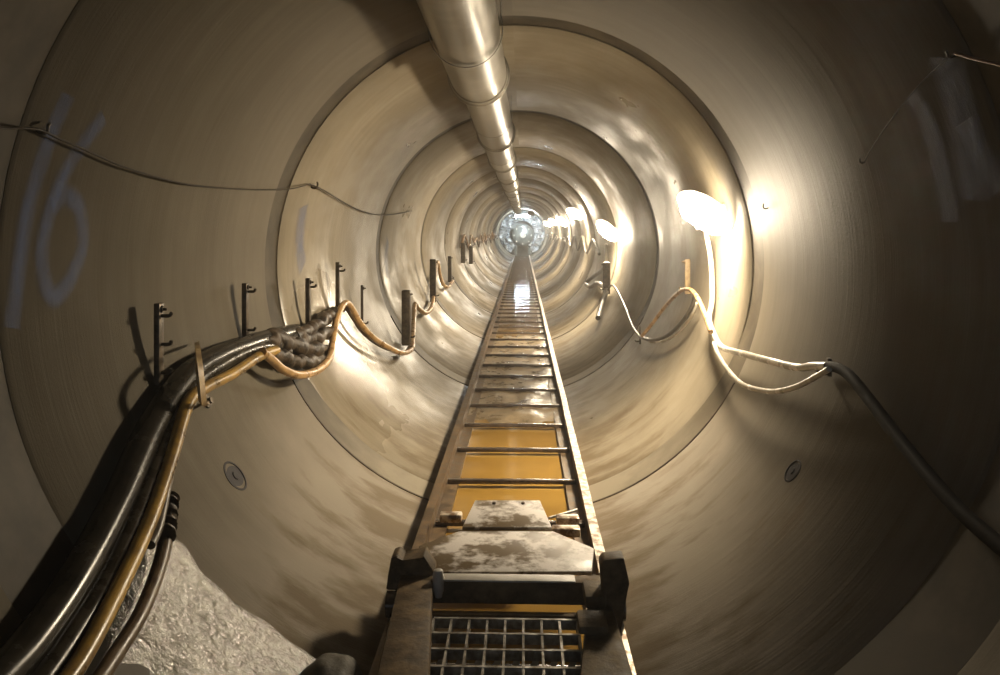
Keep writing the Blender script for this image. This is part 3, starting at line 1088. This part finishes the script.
# ------------------------------------------------------------------ far end: machine bulkhead
bm = bmesh.new()
add_lathe(bm, (0, END_Y, 1), (0, 1, 0), [(1.0, 0), (1.0, 0.3)], 64)
o = build('wall_end', bm, M['machine'])
tag(o, 'grey steel bulkhead closing the far end of the tunnel', 'bulkhead', kind='structure')
mach = thing('boring_machine', (0.02, END_Y - 0.6, 0.3), 'grey round drum of the boring machine at the far end', 'machine')
bm = bmesh.new()
add_lathe(bm, (0.03, END_Y - 0.9, 0.93), (0, 1, 0), [(0.0, -0.02), (0.30, 0.0), (0.42, 0.05), (0.47, 0.12), (0.47, 0.85)], 40)
build('drum', bm, M['machine'], mach)
bm = bmesh.new()
add_lathe(bm, (0.03, END_Y - 0.93, 0.93), (0, 1, 0), [(0.0, -0.03), (0.10, -0.02), (0.13, 0.02), (0.15, 0.05)], 24)
build('hub', bm, M['lampbody'], mach)
bm = bmesh.new()
for i in range(8):
    a = 2 * math.pi * i / 8
    add_lathe(bm, (0.03 + 0.36 * math.cos(a), END_Y - 0.89, 0.93 + 0.36 * math.sin(a)), (0, -1, 0), [(0.03, 0), (0.03, 0.035), (0, 0.036)], 6)
build('bolt_ring', bm, M['lampbody'], mach)
bm = bmesh.new()
for sx in (-1, 1):
    abox(bm, 0.03 + sx * 0.3 - 0.06, 0.03 + sx * 0.3 + 0.06, END_Y - 0.75, END_Y - 0.2, 0.075, 0.62, 0.01)
build('cradle', bm, M['machine'], mach)
bm = bmesh.new()
grid = []
for i in range(49):
    a = -150 + 300 * i / 48
    row = []
    for j in range(9):
        r = 0.97 - 0.44 * j / 8
        v = Vector((a * 0.07, r * 4, 0))
        p = Vector((math.sin(math.radians(a)) * r, END_Y - 0.55 - 0.25 * j / 8 + 0.20 * noise.noise(v * 1.7) + 0.13 * noise.noise(v * 4), 1 + math.cos(math.radians(a)) * r))
        row.append(bm.verts.new(p))
    grid.append(row)
for i in range(48):
    for j in range(8):
        bm.faces.new((grid[i][j], grid[i + 1][j], grid[i + 1][j + 1], grid[i][j + 1]))
o = build('plastic_sheet', bm, M['foil'], smooth=False)
tag(o, 'wrinkled bright silvery sheeting round the machine at the far end', 'sheeting')
fl = thing('floodlight', (0.35, END_Y - 3.2, 1.9), 'cool white floodlight under the crown at the far end', 'floodlight')
bm = bmesh.new()
abox(bm, 0.22, 0.48, END_Y - 3.32, END_Y - 3.18, 1.70, 1.88, 0.01)
build('housing', bm, M['lampbody'], fl)
bm = bmesh.new()
abox(bm, 0.24, 0.46, END_Y - 3.185, END_Y - 3.172, 1.715, 1.865)
build('lens', bm, M['coolglow'], fl)
bm = bmesh.new()
add_tube(bm, [(0.35, END_Y - 3.25, 1.87), (0.35, END_Y - 3.25, 1.945)], 0.012, 8)
build('mount', bm, M['lampbody'], fl)

tl_ = thing('added_tube_lamp', (0.02, END_Y - 1.0, 1.7), 'cool white tube lamp added above the far machine to brighten reflections on the track', 'lamp')
bm = bmesh.new()  # added lamp, lays a bright reflected path along the track
abox(bm, -0.30, 0.34, END_Y - 1.0, END_Y - 0.92, 1.66, 1.80, 0.01)
build('housing', bm, M['lampbody'], tl_)  # housing of the added lamp
bm = bmesh.new()
abox(bm, -0.28, 0.32, END_Y - 1.03, END_Y - 1.002, 1.68, 1.78, 0.008)
build('tube', bm, M['added_tube_glow'], tl_)  # glowing front of the added lamp

# ------------------------------------------------------------------ thin haze added through the bore for lamp bloom
if HAZE > 0:
    m = bpy.data.materials.new('glow_haze')
    m.use_nodes = True
    t = m.node_tree
    t.nodes.remove(t.nodes['Principled BSDF'])
    vs_ = t.nodes.new('ShaderNodeVolumeScatter')
    vs_.inputs['Color'].default_value = (1, 0.98, 0.95, 1)
    vs_.inputs['Density'].default_value = HAZE
    vs_.inputs['Anisotropy'].default_value = 0.35
    t.links.new(vs_.outputs[0], t.nodes['Material Output'].inputs['Volume'])
    bm = bmesh.new()
    add_lathe(bm, (0, -1.0, 1), (0, 1, 0), [(1.06, 0), (1.06, END_Y + 0.9)], 48)
    o = build('glow_haze', bm, m, smooth=False)
    tag(o, 'thin pale haze added through the bore for glow round the lamps', 'glow_haze', kind='stuff')
